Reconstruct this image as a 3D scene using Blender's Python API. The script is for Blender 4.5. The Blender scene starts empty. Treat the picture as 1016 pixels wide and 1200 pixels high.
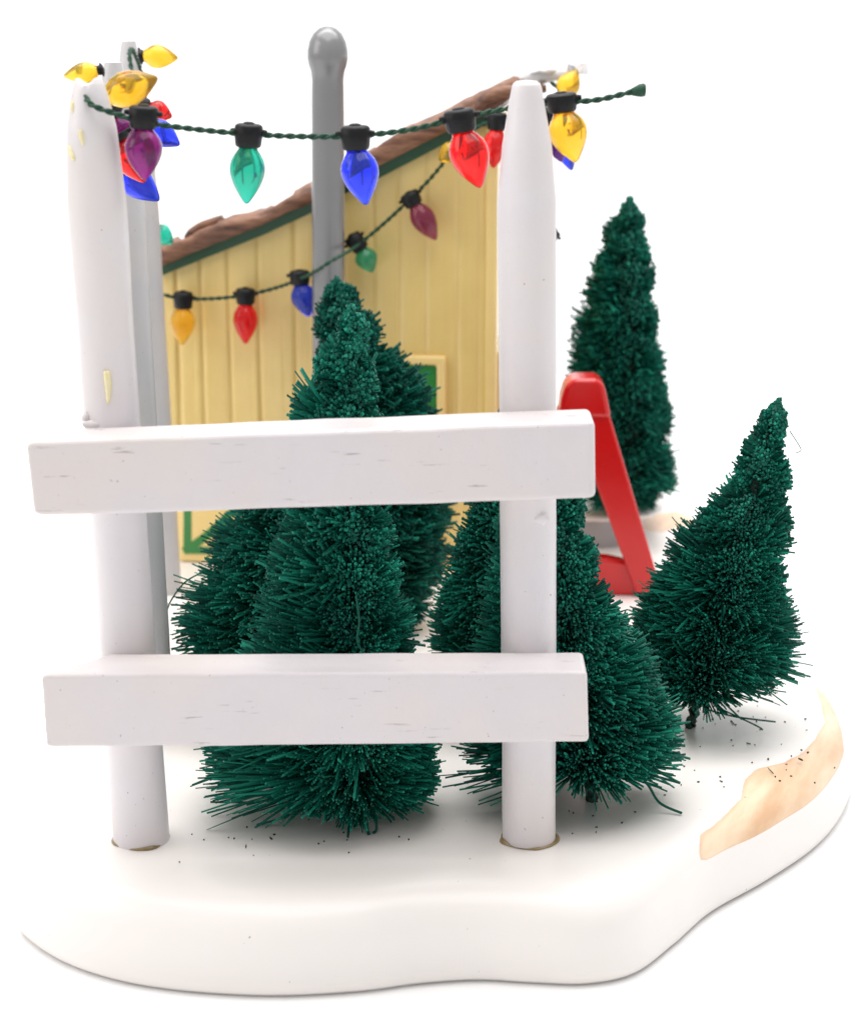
import bpy, math, random
import numpy as np
from mathutils import Vector, Matrix, noise as mnoise

# 1 Blender unit = 1 cm: the ornament is about 19 cm wide
SC = bpy.context.scene
COL = SC.collection
SC.unit_settings.system = 'METRIC'
SC.unit_settings.scale_length = 0.01
R = math.radians

# ------------------------------------------------------------------ camera
CAM = Vector((0.0, -39.3, 19.4)); PITCH = R(15.0); F = 2500.0
cd = bpy.data.cameras.new('camera'); cam = bpy.data.objects.new('camera', cd); COL.objects.link(cam)
cam.location = CAM; cam.rotation_euler = (R(90) - PITCH, 0, 0)
cd.sensor_fit = 'VERTICAL'; cd.sensor_height = 24.0; cd.lens = 24.0 * F / 1200.0
cd.clip_start = 0.5; cd.clip_end = 2000.0
cd.dof.use_dof = True; cd.dof.focus_distance = 45.0; cd.dof.aperture_fstop = 0.17
SC.camera = cam

# ------------------------------------------------------------------ light
W = bpy.data.worlds.new('World'); SC.world = W; W.use_nodes = True
W.node_tree.nodes['Background'].inputs['Color'].default_value = (0.97, 0.98, 1.0, 1)
W.node_tree.nodes['Background'].inputs['Strength'].default_value = 0.54

def area(name, loc, target, size, power, col=(1, 1, 1)):
    l = bpy.data.lights.new(name, 'AREA'); l.shape = 'RECTANGLE'; l.size, l.size_y = size
    l.energy = power; l.color = col
    o = bpy.data.objects.new(name, l); COL.objects.link(o); o.location = loc
    o.rotation_euler = (Vector(target) - Vector(loc)).to_track_quat('-Z', 'Y').to_euler()
    return o

area('overhead_softbox', (2, 6, 75), (0, 8, 0), (80, 80), 57000, (1.0, 0.985, 0.965))
area('backdrop_softbox', (0, 30, 95), (0, 95, 20), (160, 40), 90000)
area('side_softbox', (-62, -8, 38), (0, 10, 6), (40, 40), 12500, (1.0, 0.96, 0.92))

SC.render.engine = 'CYCLES'
SC.cycles.use_denoising = True
SC.cycles.max_bounces = 14; SC.cycles.transmission_bounces = 12; SC.cycles.diffuse_bounces = 5
SC.cycles.transparent_max_bounces = 12
SC.view_settings.view_transform = 'Standard'; SC.view_settings.look = 'None'
SC.view_settings.exposure = 0.0; SC.view_settings.gamma = 1.0; SC.view_settings.use_curve_mapping = False

# ------------------------------------------------------------------ photo geometry (photo pixels to world points, at true depth)
cp, sp = math.cos(PITCH), math.sin(PITCH)
def ray(px, py):
    a, b = (px - 508.0) / F, (py - 600.0) / F
    return Vector((a, cp - b * sp, -sp - b * cp))
def at(px, py, Y):
    d = ray(px, py); return CAM + d * ((Y - CAM.y) / d.y)
def atz(px, py, z):
    d = ray(px, py); return CAM + d * ((z - CAM.z) / d.z)
def atp(px, py, p0, n):
    d = ray(px, py); return CAM + d * ((Vector(p0) - CAM).dot(n) / d.dot(n))
def cmpp(p):
    """cm per photo pixel at world point p"""
    v = Vector(p) - CAM
    return (v.y * cp - v.z * sp) / F

# ------------------------------------------------------------------ materials
def srgb(r, g, b):
    f = lambda c: c / 12.92 if c <= 0.04045 else ((c + 0.055) / 1.055) ** 2.4
    return (f(r / 255), f(g / 255), f(b / 255), 1)

class M:
    """small node-graph helper"""
    def __init__(s, name):
        s.m = bpy.data.materials.new(name); s.m.use_nodes = True
        s.t = s.m.node_tree; s.b = s.t.nodes['Principled BSDF']
    def n(s, typ, **kw):
        nd = s.t.nodes.new(typ)
        for k, v in kw.items():
            if hasattr(nd, k): setattr(nd, k, v)
            else: nd.inputs[k].default_value = v
        return nd
    def l(s, a, b): s.t.links.new(a, b)
    def coord(s, scale=(1, 1, 1)):
        tc = s.n('ShaderNodeTexCoord'); mp = s.n('ShaderNodeMapping'); mp.inputs['Scale'].default_value = scale
        s.l(tc.outputs['Object'], mp.inputs['Vector']); return mp.outputs[0]
    def noise(s, scale, detail=4, rough=.55, co=None):
        nd = s.n('ShaderNodeTexNoise'); nd.inputs['Scale'].default_value = scale
        nd.inputs['Detail'].default_value = detail; nd.inputs['Roughness'].default_value = rough
        s.l(co or s.coord(), nd.inputs['Vector']); return nd.outputs[0]
    def ramp(s, fac, stops):
        nd = s.n('ShaderNodeValToRGB'); e = nd.color_ramp.elements
        while len(e) < len(stops): e.new(0.5)
        for el, (p, c) in zip(e, stops):
            el.position = p; el.color = c if len(c) == 4 else (*c, 1)
        s.l(fac, nd.inputs[0]); return nd.outputs[0]
    def mix(s, fac, a, b, mode='MIX'):
        nd = s.n('ShaderNodeMix', data_type='RGBA', blend_type=mode)
        for i, v in ((0, fac), (6, a), (7, b)):
            if hasattr(v, 'links'): s.l(v, nd.inputs[i])
            else: nd.inputs[i].default_value = v
        return nd.outputs[2]
    def math(s, op, a, b=0.0, clamp=False):
        nd = s.n('ShaderNodeMath', operation=op); nd.use_clamp = clamp
        for i, v in ((0, a), (1, b)):
            if hasattr(v, 'links'): s.l(v, nd.inputs[i])
            else: nd.inputs[i].default_value = v
        return nd.outputs[0]
    def bump(s, h, strength=.3, dist=.05):
        nd = s.n('ShaderNodeBump'); nd.inputs['Strength'].default_value = strength; nd.inputs['Distance'].default_value = dist
        s.l(h, nd.inputs['Height']); s.l(nd.outputs[0], s.b.inputs['Normal'])
    def set(s, **kw):
        for k, v in kw.items():
            i = s.b.inputs[k.replace('_', ' ')]
            if hasattr(v, 'links'): s.l(v, i)
            else: i.default_value = v
        return s

def white_paint(name, tint, scratch=True):
    m = M(name)
    c = m.mix(m.noise(1.1, 5), tint, tuple(x * .93 for x in tint[:3]) + (1,))
    c = m.mix(m.ramp(m.noise(.32, 3), [(.42, (0, 0, 0)), (.66, (.35, .35, .35))]), c, srgb(224, 212, 198))
    fine = m.noise(9, 3)
    c = m.mix(m.ramp(fine, [(.62, (0, 0, 0)), (.78, (.35, .35, .35))]), c, srgb(214, 206, 196))
    if scratch:
        # short horizontal scuffs along the grain and little pin-hole specks
        sc = m.noise(1.0, 6, .65, m.coord((.9, 3, 13)))
        k = m.ramp(sc, [(.625, (0, 0, 0)), (.665, (1, 1, 1))])
        big = m.ramp(m.noise(.8, 1), [(.47, (0, 0, 0)), (.55, (1, 1, 1))])
        kk = m.math('MULTIPLY', k, big)
        c = m.mix(m.math('MULTIPLY', kk, .55), c, srgb(120, 110, 108))
        wr = m.n('ShaderNodeAttribute', attribute_name='wear')
        wn = m.math('ADD', wr.outputs['Fac'], m.math('MULTIPLY', m.math('SUBTRACT', m.noise(5, 5, .7), .5), .55))
        c = m.mix(m.ramp(wn, [(.84, (0, 0, 0)), (.90, (.8, .8, .8))]), c, srgb(92, 78, 70))
    sp_ = m.noise(14, 2, .5)
    c = m.mix(m.ramp(sp_, [(.755, (0, 0, 0)), (.775, (.7, .7, .7))]), c, srgb(96, 84, 80))
    m.set(Base_Color=c, Roughness=.38, Specular_IOR_Level=.4, Coat_Weight=.12, Coat_Roughness=.2)
    m.bump(m.noise(2.2, 6, .6), .25, .08)
    return m.m

MAT = {}
MAT['post_paint'] = white_paint('post_paint', srgb(226, 221, 224), False)
MAT['rail_paint'] = white_paint('rail_paint', srgb(221, 214, 216), True)
MAT['grey_paint'] = white_paint('aged_post_paint', srgb(196, 195, 198), False)

m = M('backdrop'); m.set(Base_Color=(.93, .93, .93, 1), Roughness=.6, Specular_IOR_Level=.2); MAT['backdrop'] = m.m

def simple(name, col, rough=.4, var=.12, vs=3.0, coat=0.0, bump=0.0, bs=6.0, spec=.5):
    m = M(name)
    c = m.mix(m.noise(vs, 4), tuple(x * (1 + var) for x in col[:3]) + (1,), tuple(x * (1 - var) for x in col[:3]) + (1,))
    m.set(Base_Color=c, Roughness=rough, Coat_Weight=coat, Coat_Roughness=.12, Specular_IOR_Level=spec)
    if bump: m.bump(m.noise(bs, 5), bump, .05)
    return m.m

def glazed_base():
    m = M('snow_glaze')
    at_ = m.n('ShaderNodeAttribute', attribute_name='dirt')
    d = m.math('ADD', at_.outputs['Fac'], m.math('MULTIPLY', m.math('SUBTRACT', m.noise(1.1, 3), .5), .26))
    mask = m.ramp(d, [(.50, (0, 0, 0)), (.53, (1, 1, 1))])
    tc = m.n('ShaderNodeTexCoord'); rot = m.n('ShaderNodeMapping'); rot.inputs['Rotation'].default_value = (0, 0, R(-66))
    m.l(tc.outputs['Object'], rot.inputs['Vector'])
    scl = m.n('ShaderNodeMapping'); scl.inputs['Scale'].default_value = (.35, 1.5, 1); m.l(rot.outputs[0], scl.inputs['Vector'])
    streak = m.noise(1.0, 4, .55, scl.outputs[0])
    peach = m.ramp(streak, [(.34, srgb(224, 182, 144)), (.48, srgb(235, 202, 168)), (.62, srgb(243, 220, 190))])
    edge = m.ramp(d, [(.50, (1, 1, 1)), (.66, (0, 0, 0))])
    peach = m.mix(m.math('MULTIPLY', edge, .3), peach, srgb(206, 140, 98))
    snow = m.mix(m.noise(.35, 3), srgb(245, 240, 236), srgb(240, 233, 228))
    sp_ = m.ramp(m.noise(7.5, 2, .5), [(.765, (0, 0, 0)), (.785, (.75, .75, .75))])
    c = m.mix(mask, snow, peach)
    c = m.mix(sp_, c, srgb(112, 98, 88))
    m.set(Base_Color=c, Roughness=.34, Coat_Weight=.22, Coat_Roughness=.2, Specular_IOR_Level=.4)
    m.bump(m.noise(.8, 3), .06, .2)
    return m.m
MAT['snow'] = glazed_base()

def wall_mat():
    m = M('shack_yellow_paint')
    at_ = m.n('ShaderNodeAttribute', attribute_name='groove')
    c = m.mix(m.noise(.9, 5), srgb(240, 212, 138), srgb(225, 194, 118))
    c = m.mix(m.math('MULTIPLY', m.ramp(m.noise(.6, 6, .6, m.coord((5, 5, .35))), [(.45, (0, 0, 0)), (.7, (1, 1, 1))]), .2), c, srgb(248, 222, 152))
    c = m.mix(m.math('MULTIPLY', at_.outputs['Fac'], .28), c, srgb(170, 128, 66))
    m.set(Base_Color=c, Roughness=.34, Coat_Weight=.35, Coat_Roughness=.15)
    m.bump(m.noise(1.7, 5), .25, .12)
    return m.m
MAT['wall'] = wall_mat()
MAT['wall_trim'] = simple('shack_trim_paint', srgb(244, 214, 142), .3, .06, 2, .4, .15)
MAT['trim_green'] = simple('dark_green_trim', srgb(26, 74, 46), .4, .2, 2.0, .1, .2)
MAT['frame_green'] = simple('window_green', srgb(44, 128, 58), .35, .18, 4.0, .3, .1)
MAT['pane'] = simple('window_pane', srgb(176, 186, 190), .12, .1, 2, .5)
MAT['pipe'] = simple('stove_pipe_grey', srgb(126, 126, 127), .22, .05, 1.2, .7, .12, 1.4)
MAT['red'] = simple('glossy_red', srgb(203, 11, 13), .24, .08, 1.5, .3, .06, 1.2)
MAT['socket'] = simple('socket_black', srgb(17, 18, 20), .42, .2, 8, 0, .35, 9, .3)
MAT['bark'] = simple('wire_trunk', srgb(20, 52, 40), .6, .3, 8, 0, .4, 12)
MAT['glue'] = simple('dried_glue', srgb(146, 126, 84), .3, .45, 6, .4, .3)
MAT['debris'] = simple('needle_debris', srgb(46, 54, 40), .6, .3, 4)
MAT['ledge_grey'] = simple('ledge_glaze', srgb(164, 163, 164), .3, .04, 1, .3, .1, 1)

def roof_mat():
    m = M('roof_wood')
    at_ = m.n('ShaderNodeAttribute', attribute_name='snow')
    co = m.coord((1, 1, 1))
    w = m.noise(1.0, 7, .68, m.coord((.55, 3.0, 4.0)))
    c = m.ramp(w, [(.32, srgb(52, 28, 20)), (.46, srgb(116, 74, 52)), (.60, srgb(150, 106, 80)), (.72, srgb(80, 48, 34))])
    d = m.math('ADD', at_.outputs['Fac'], m.math('MULTIPLY', m.math('SUBTRACT', m.noise(2.6, 5, .7), .5), .9))
    c = m.mix(m.ramp(d, [(.48, (0, 0, 0)), (.60, (1, 1, 1))]), c, srgb(214, 210, 210))
    m.set(Base_Color=c, Roughness=.45, Coat_Weight=.2, Coat_Roughness=.25)
    m.bump(w, .6, .12)
    return m.m
MAT['roof'] = roof_mat()

def foliage_mat(name, dark, mid, light):
    m = M(name)
    at_ = m.n('ShaderNodeAttribute', attribute_name='tone')
    c = m.ramp(at_.outputs['Fac'], [(0.0, dark), (.55, mid), (1.0, light)])
    c = m.mix(m.ramp(m.noise(1.3, 3), [(.4, (0, 0, 0)), (.7, (.5, .5, .5))]), c, mid)
    m.set(Base_Color=c, Roughness=.5, Specular_IOR_Level=.22)
    m.bump(m.noise(30, 3), .4, .02)
    return m.m
MAT['foliage'] = foliage_mat('sisal_bristles', srgb(4, 58, 49), srgb(10, 100, 83), srgb(40, 158, 132))

def cord_mat():
    m = M('twisted_green_cord')
    m.set(Base_Color=m.mix(m.noise(5, 3), srgb(22, 78, 54), srgb(12, 52, 36)), Roughness=.6)
    return m.m
MAT['cord'] = cord_mat()

def bulb_mat(name, col, absorb, dens):
    m = M('bulb_' + name)
    m.set(Base_Color=col, Roughness=.13, IOR=1.27, Transmission_Weight=.82, Specular_IOR_Level=.5, Coat_Weight=.3, Coat_Roughness=.05)
    v = m.n('ShaderNodeVolumeAbsorption'); v.inputs['Color'].default_value = absorb; v.inputs['Density'].default_value = dens
    out = m.t.nodes['Material Output']; m.l(v.outputs[0], out.inputs['Volume'])
    return m.m
BULB = {
    'red': bulb_mat('red', (.95, .06, .06, 1), (1.0, .03, .04, 1), 3.6),
    'blue': bulb_mat('blue', (.09, .17, .95, 1), (.03, .10, 1.0, 1), 3.2),
    'teal': bulb_mat('teal', (.06, .72, .57, 1), (.02, .66, .50, 1), 2.4),
    'green': bulb_mat('green', (.14, .7, .45, 1), (.02, .62, .35, 1), 2.6),
    'yellow': bulb_mat('yellow', (1.0, .80, .08, 1), (1.0, .66, .01, 1), 1.9),
    'purple': bulb_mat('purple', (.44, .05, .36, 1), (.52, .03, .42, 1), 3.0),
    'maroon': bulb_mat('maroon', (.62, .12, .26, 1), (.45, .03, .12, 1), 2.8),
}

# ------------------------------------------------------------------ object helpers
def link(name, verts, faces, mat, parent=None, loc=(0, 0, 0), smooth=True, attrs=None):
    """verts in world coordinates; the object's origin goes to loc (or its parent's place)"""
    v = np.asarray(verts, dtype=np.float64).reshape(-1, 3)
    org = np.array(parent_origin(parent)) if parent is not None else np.array(loc, dtype=float)
    me = bpy.data.meshes.new(name)
    me.from_pydata((v - org).tolist(), [], faces)
    me.materials.append(mat)
    if smooth: me.polygons.foreach_set('use_smooth', [True] * len(me.polygons))
    for k, a in (attrs or {}).items():
        me.attributes.new(k, 'FLOAT', 'POINT').data.foreach_set('value', np.asarray(a, dtype=np.float32))
    me.update()
    o = bpy.data.objects.new(name, me); COL.objects.link(o)
    if parent is not None: o.parent = parent
    else: o.location = Vector(loc)
    return o

def parent_origin(p):
    v = Vector((0, 0, 0))
    while p is not None:
        v = v + Vector(p.location); p = p.parent
    return v

def tag(o, label=None, cat=None, group=None, kind=None):
    if label: o['label'] = label
    if cat: o['category'] = cat
    if group: o['group'] = group
    if kind: o['kind'] = kind
    return o

def thing(name, loc, label, cat, group=None):
    o = bpy.data.objects.new(name, None); COL.objects.link(o); o.location = Vector(loc); o.empty_display_size = .5
    return tag(o, label, cat, group)

def sharp(o, ang=40):
    me = o.data
    md = o.modifiers.new('edge_split', 'EDGE_SPLIT'); md.split_angle = R(ang)
    return o

def bevel(o, w=.06, seg=3):
    b = o.modifiers.new('bevel', 'BEVEL'); b.width = w; b.segments = seg; b.limit_method = 'ANGLE'; b.angle_limit = R(35)
    b.harden_normals = False
    return o

def frame_for(d):
    d = Vector(d).normalized()
    a = Vector((0, 0, 1)) if abs(d.z) < .9 else Vector((1, 0, 0))
    x = d.cross(a).normalized(); return x, x.cross(d).normalized(), d

def lathe(axis0, axis1, prof, seg=28, cap=True):
    """prof: list of (distance along axis in cm from axis0, radius)"""
    p0 = Vector(axis0); x, y, d = frame_for(Vector(axis1) - p0)
    v, f = [], []
    for s, r in prof:
        c = p0 + d * s
        for k in range(seg):
            a = 2 * math.pi * k / seg
            v.append(c + x * (r * math.cos(a)) + y * (r * math.sin(a)))
    for i in range(len(prof) - 1):
        for k in range(seg):
            k2 = (k + 1) % seg
            f.append((i * seg + k, i * seg + k2, (i + 1) * seg + k2, (i + 1) * seg + k))
    if cap:
        f.append(tuple(range(seg - 1, -1, -1)))
        n = len(prof) - 1
        f.append(tuple(n * seg + k for k in range(seg)))
    # orient outwards (x,y,d left-handed otherwise)
    if x.cross(y).dot(d) < 0: f = [tuple(reversed(q)) for q in f]
    return v, f

def catmull(pts, n=12, closed=False):
    P = [Vector(p) for p in pts]; out = []
    N = len(P)
    for i in range(N if closed else N - 1):
        if closed: a, b, c, d = P[(i - 1) % N], P[i], P[(i + 1) % N], P[(i + 2) % N]
        else: a, b, c, d = P[max(i - 1, 0)], P[i], P[i + 1], P[min(i + 2, N - 1)]
        for k in range(n):
            t = k / n
            out.append(.5 * ((2 * b) + (c - a) * t + (2 * a - 5 * b + 4 * c - d) * t * t + (3 * b - a - 3 * c + d) * t ** 3))
    if not closed: out.append(P[-1])
    return out

def tube(path, rad, seg=8, twist=None):
    """rad: number or list; returns verts, faces"""
    P = [Vector(p) for p in path]; v, f = [], []
    for i, p in enumerate(P):
        d = (P[min(i + 1, len(P) - 1)] - P[max(i - 1, 0)])
        x, y, _ = frame_for(d)
        r = rad[i] if isinstance(rad, (list, tuple)) else rad
        for k in range(seg):
            a = 2 * math.pi * k / seg
            v.append(p + x * (r * math.cos(a)) + y * (r * math.sin(a)))
    for i in range(len(P) - 1):
        for k in range(seg):
            k2 = (k + 1) % seg
            f.append((i * seg + k2, i * seg + k, (i + 1) * seg + k, (i + 1) * seg + k2))
    f.append(tuple(range(seg))); f.append(tuple((len(P) - 1) * seg + k for k in range(seg - 1, -1, -1)))
    return v, f

def merge(parts):
    V, Fc = [], []
    for v, f in parts:
        o = len(V); V += list(v); Fc += [tuple(i + o for i in q) for q in f]
    return V, Fc

def twisted(path, r, pitch=.42, n_per_cm=22):
    """two-ply twisted cord along a smooth path"""
    P = [Vector(p) for p in path]
    L = [0.0]
    for a, b in zip(P, P[1:]): L.append(L[-1] + (b - a).length)
    n = max(8, int(L[-1] * n_per_cm)); parts = []
    res = []
    j = 0
    for i in range(n + 1):
        s = L[-1] * i / n
        while j < len(P) - 2 and L[j + 1] < s: j += 1
        t = (s - L[j]) / max(L[j + 1] - L[j], 1e-9)
        res.append((P[j].lerp(P[j + 1], min(max(t, 0), 1)), s))
    for ph in (0, math.pi):
        q = []
        for i, (p, s) in enumerate(res):
            d = res[min(i + 1, n)][0] - res[max(i - 1, 0)][0]
            x, y, _ = frame_for(d)
            a = 2 * math.pi * s / pitch + ph
            q.append(p + x * (r * .55 * math.cos(a)) + y * (r * .55 * math.sin(a)))
        parts.append(tube(q, r * .62, 7))
    return merge(parts)

# ------------------------------------------------------------------ setting: white seamless sweep
def sweep():
    prof = [(-160, 0)] + [(62, 0)]
    for k in range(1, 13):
        a = R(90) * k / 12
        prof.append((62 + 45 * math.sin(a), 45 - 45 * math.cos(a)))
    prof.append((107, 220))
    v, f = [], []
    for y, z in prof:
        v += [(-260, y, z), (260, y, z)]
    for i in range(len(prof) - 1): f.append((2 * i, 2 * i + 1, 2 * i + 3, 2 * i + 2))
    o = link('backdrop', v, f, MAT['backdrop'])
    tag(o, 'plain white seamless backdrop under and behind the ornament', 'backdrop', kind='structure')
sweep()

# ------------------------------------------------------------------ ceramic snow base
TOP = 1.9
front_px = [(22, 1088), (34, 1108), (75, 1134), (140, 1155), (220, 1167), (320, 1172), (420, 1167), (490, 1158), (560, 1153.5),
            (630, 1157), (690, 1158), (745, 1146), (790, 1113), (835, 1074), (900, 1037), (955, 999), (986, 962), (996, 925)]
outline = [atz(x, y, 0) for x, y in front_px]
outline = [(p.x, p.y) for p in outline] + [(9.85, 10.0), (9.45, 14), (9.0, 19), (8.7, 24), (7.8, 28), (4, 30.5), (-3, 31), (-7.6, 29.5), (-9.3, 24),
            (-9.2, 16), (-8.6, 9), (-8.35, 4.5), (-8.4, 2.0)]
oc = [(p.x, p.y) for p in catmull([(x, y, 0) for x, y in outline], 10, True)]
OC = np.array(oc); C0 = np.array([0.0, 11.0])
NT = 420
ang = np.arctan2(OC[:, 1] - C0[1], OC[:, 0] - C0[0]); rad = np.hypot(OC[:, 0] - C0[0], OC[:, 1] - C0[1])
o_ = np.argsort(ang); th = np.linspace(-math.pi, math.pi, NT, endpoint=False)
RR = np.interp(th, ang[o_], rad[o_], period=2 * math.pi)

def inside_sd(P, poly):
    """signed distance to a polygon, positive inside"""
    A = poly; B = np.roll(poly, -1, axis=0)
    d = np.full(len(P), 1e9); ins = np.zeros(len(P), bool)
    for a, b in zip(A, B):
        e = b - a; w = P - a
        t = np.clip((w @ e) / max(e @ e, 1e-12), 0, 1)
        d = np.minimum(d, np.hypot(*(w - t[:, None] * e).T))
        c = (a[1] <= P[:, 1]) != (b[1] <= P[:, 1])
        if abs(e[1]) > 1e-12: ins ^= c & (P[:, 0] < a[0] + (P[:, 1] - a[1]) / e[1] * e[0])
    return np.where(ins, d, -d)

patch_px = [(828, 999), (817, 969), (846, 950), (869, 931), (871, 912), (884, 901), (919, 891), (940, 879), (954, 862), (966, 843), (961, 824), (954, 796),
            (968, 794), (982, 829), (991, 857), (987, 885), (974, 914), (950, 930), (912, 952), (884, 967), (856, 983)]
patch = np.array([[q.x, q.y] for q in (atz(x, y, TOP) for x, y in patch_px)])
patch_back = np.array([[q.x, q.y] for q in (atz(x, y, TOP) for x, y in [(752, 606), (790, 598), (815, 601), (812, 615), (775, 624), (755, 622)])])

def base():
    # wall profile: (inset from outline in cm, height)
    prof = [(0.16, 0.0), (0.03, .12), (-.03, .35), (0.0, .7), (.02, .9), (.06, 1.15), (.14, 1.38), (.26, 1.56), (.42, 1.70), (.62, 1.80), (.88, 1.86), (1.25, 1.89), (1.7, TOP)]
    v = []; ct, st = np.cos(th), np.sin(th)
    for ins, z in prof:
        r = RR - ins
        v.append(np.stack([C0[0] + r * ct, C0[1] + r * st, np.full(NT, z)], 1))
    r1 = RR - 1.7
    rings = np.linspace(1, 0, 90)[1:-1]
    for t in rings:
        v.append(np.stack([C0[0] + t * r1 * ct, C0[1] + t * r1 * st, np.full(NT, TOP)], 1))
    n = len(v); V = np.concatenate(v + [np.array([[C0[0], C0[1], TOP]])])
    f = []
    for i in range(n - 1):
        for k in range(NT):
            k2 = (k + 1) % NT
            f.append((i * NT + k, i * NT + k2, (i + 1) * NT + k2, (i + 1) * NT + k))
    c = n * NT
    for k in range(NT): f.append(((n - 1) * NT + k, (n - 1) * NT + (k + 1) % NT, c))
    f.append(tuple(range(NT - 1, -1, -1)))
    sd = np.maximum(inside_sd(V[:, :2], patch), inside_sd(V[:, :2], patch_back))
    sd = np.where(V[:, 2] > 1.2, sd, -2)
    o = link('snow_base', V, f, MAT['snow'], loc=(0, 11, 0), attrs={'dirt': np.clip(.5 + sd * 1.5, 0, 1.4)})
    tag(o, 'glossy white ceramic snow base with a wavy rim and a peach dirt patch', 'ornament base')
    return o
BASE = base()

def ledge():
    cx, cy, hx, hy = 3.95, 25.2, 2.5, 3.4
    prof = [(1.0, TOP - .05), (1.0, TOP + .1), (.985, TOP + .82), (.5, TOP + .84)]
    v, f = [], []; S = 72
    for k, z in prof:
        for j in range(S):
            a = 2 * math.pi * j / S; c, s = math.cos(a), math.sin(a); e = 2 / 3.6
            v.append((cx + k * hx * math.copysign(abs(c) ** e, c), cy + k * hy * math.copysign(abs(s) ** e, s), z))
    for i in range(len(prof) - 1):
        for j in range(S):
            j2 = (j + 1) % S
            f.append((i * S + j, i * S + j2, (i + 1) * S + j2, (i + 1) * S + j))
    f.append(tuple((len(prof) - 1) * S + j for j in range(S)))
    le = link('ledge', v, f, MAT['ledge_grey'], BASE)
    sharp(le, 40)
    hx *= 1.16; cx += .25
    prof = [(.97, TOP + .80), (1.0, TOP + .86), (1.0, TOP + .92), (.975, TOP + .99), (.93, TOP + 1.03), (.02, TOP + 1.03)]
    v, f = [], []
    for k, z in prof:
        for j in range(S):
            a = 2 * math.pi * j / S; c, s = math.cos(a), math.sin(a); e = 2 / 3.6
            w = 1 + .012 * mnoise.noise(Vector((c * 3, s * 3, 1)))
            v.append((cx + k * w * hx * math.copysign(abs(c) ** e, c), cy + k * w * hy * math.copysign(abs(s) ** e, s), z))
    for i in range(len(prof) - 1):
        for j in range(S):
            j2 = (j + 1) % S
            f.append((i * S + j, i * S + j2, (i + 1) * S + j2, (i + 1) * S + j))
    f.append(tuple((len(prof) - 1) * S + j for j in range(S)))
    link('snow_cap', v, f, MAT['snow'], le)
ledge()

# ------------------------------------------------------------------ fence
def post_mesh(bx, tx, Y, hw, notch=None, seg=48, wob=.012, seed=0, zb=None):
    """bx / tx: (px, py) of axis at foot / top; hw: [(py, half width px)] from foot to top"""
    pb, pt = at(*bx, Y), at(*tx, Y)
    if zb is not None: pb.z = zb
    v, f, rows = [], [], 0
    N = 60
    pys = [h[0] for h in hw]; hws = [h[1] for h in hw]
    ys = np.concatenate([np.linspace(bx[1], 260, 26), np.linspace(258, tx[1] + 6, 24), np.linspace(tx[1] + 5, tx[1], 5)])
    for i, py in enumerate(ys):
        t = (py - bx[1]) / (tx[1] - bx[1])
        px = bx[0] + (tx[0] - bx[0]) * t
        c = at(px, py, Y)
        if i == 0 and zb is not None: c.z = zb
        r = np.interp(-py, [-a for a in pys], hws) * cmpp(c)
        for k in range(seg):
            a = 2 * math.pi * k / seg
            w = 1 + wob * mnoise.noise(Vector((math.cos(a) * 1.3 + seed, math.sin(a) * 1.3, c.z * .6))) * 2.2
            q = Vector((c.x + r * w * math.cos(a), c.y + r * w * math.sin(a), c.z))
            if notch:
                nx, nw, nd = notch
                cut = nd * max(0, 1 - ((q.x - c.x) - nx) ** 2 / nw ** 2)
                lim = pt.z - cut
                if q.z > lim: q.z = lim + (q.z - lim) * .05
            v.append(q)
        rows += 1
    # closed top: rings to the middle
    c = at(tx[0], tx[1], Y); rt = hws[-1] * cmpp(c)
    for kf in (.85, .6, .35, .1):
        for k in range(seg):
            a = 2 * math.pi * k / seg
            q = Vector((c.x + rt * kf * math.cos(a), c.y + rt * kf * math.sin(a), c.z + .02 * (1 - kf)))
            if notch:
                nx, nw, nd = notch
                q.z -= nd * max(0, 1 - ((q.x - c.x) - nx) ** 2 / nw ** 2)
            v.append(q)
        rows += 1
    for i in range(rows - 1):
        for k in range(seg):
            k2 = (k + 1) % seg
            f.append((i * seg + k, i * seg + k2, (i + 1) * seg + k2, (i + 1) * seg + k))
    f.append(tuple((rows - 1) * seg + k for k in range(seg)))
    f.append(tuple(range(seg - 1, -1, -1)))
    return v, f

def rail_mesh(TL, TR, BR, BL, mitre, seed):
    Yf, Yb = -1.2, 0.02
    c = [at(*p, Yf) for p in (TL, TR, BR, BL)]
    n = 40; v, f = [], []
    rnd = lambda x, k: mnoise.noise(Vector((x * .9 + seed, k * 3.1, seed))) * .018
    for i in range(n + 1):
        t = i / n
        top, bot = c[0].lerp(c[1], t), c[3].lerp(c[2], t)
        sh = mitre * (1 - t)
        ring = [Vector((top.x, Yf + rnd(top.x, 1), top.z + rnd(top.x, 2))), Vector((top.x + sh, Yb, top.z + rnd(top.x, 3))),
                Vector((bot.x + sh, Yb, bot.z + rnd(top.x, 4))), Vector((bot.x, Yf + rnd(top.x, 5), bot.z + rnd(top.x, 6)))]
        v += ring
    for i in range(n):
        for k in range(4):
            k2 = (k + 1) % 4
            f.append((i * 4 + k, (i + 1) * 4 + k, (i + 1) * 4 + k2, i * 4 + k2))
    f.append((0, 1, 2, 3)); f.append((n * 4 + 3, n * 4 + 2, n * 4 + 1, n * 4))
    return v, f, [1.0] * 4 + [0.0] * (len(v) - 4)

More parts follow.
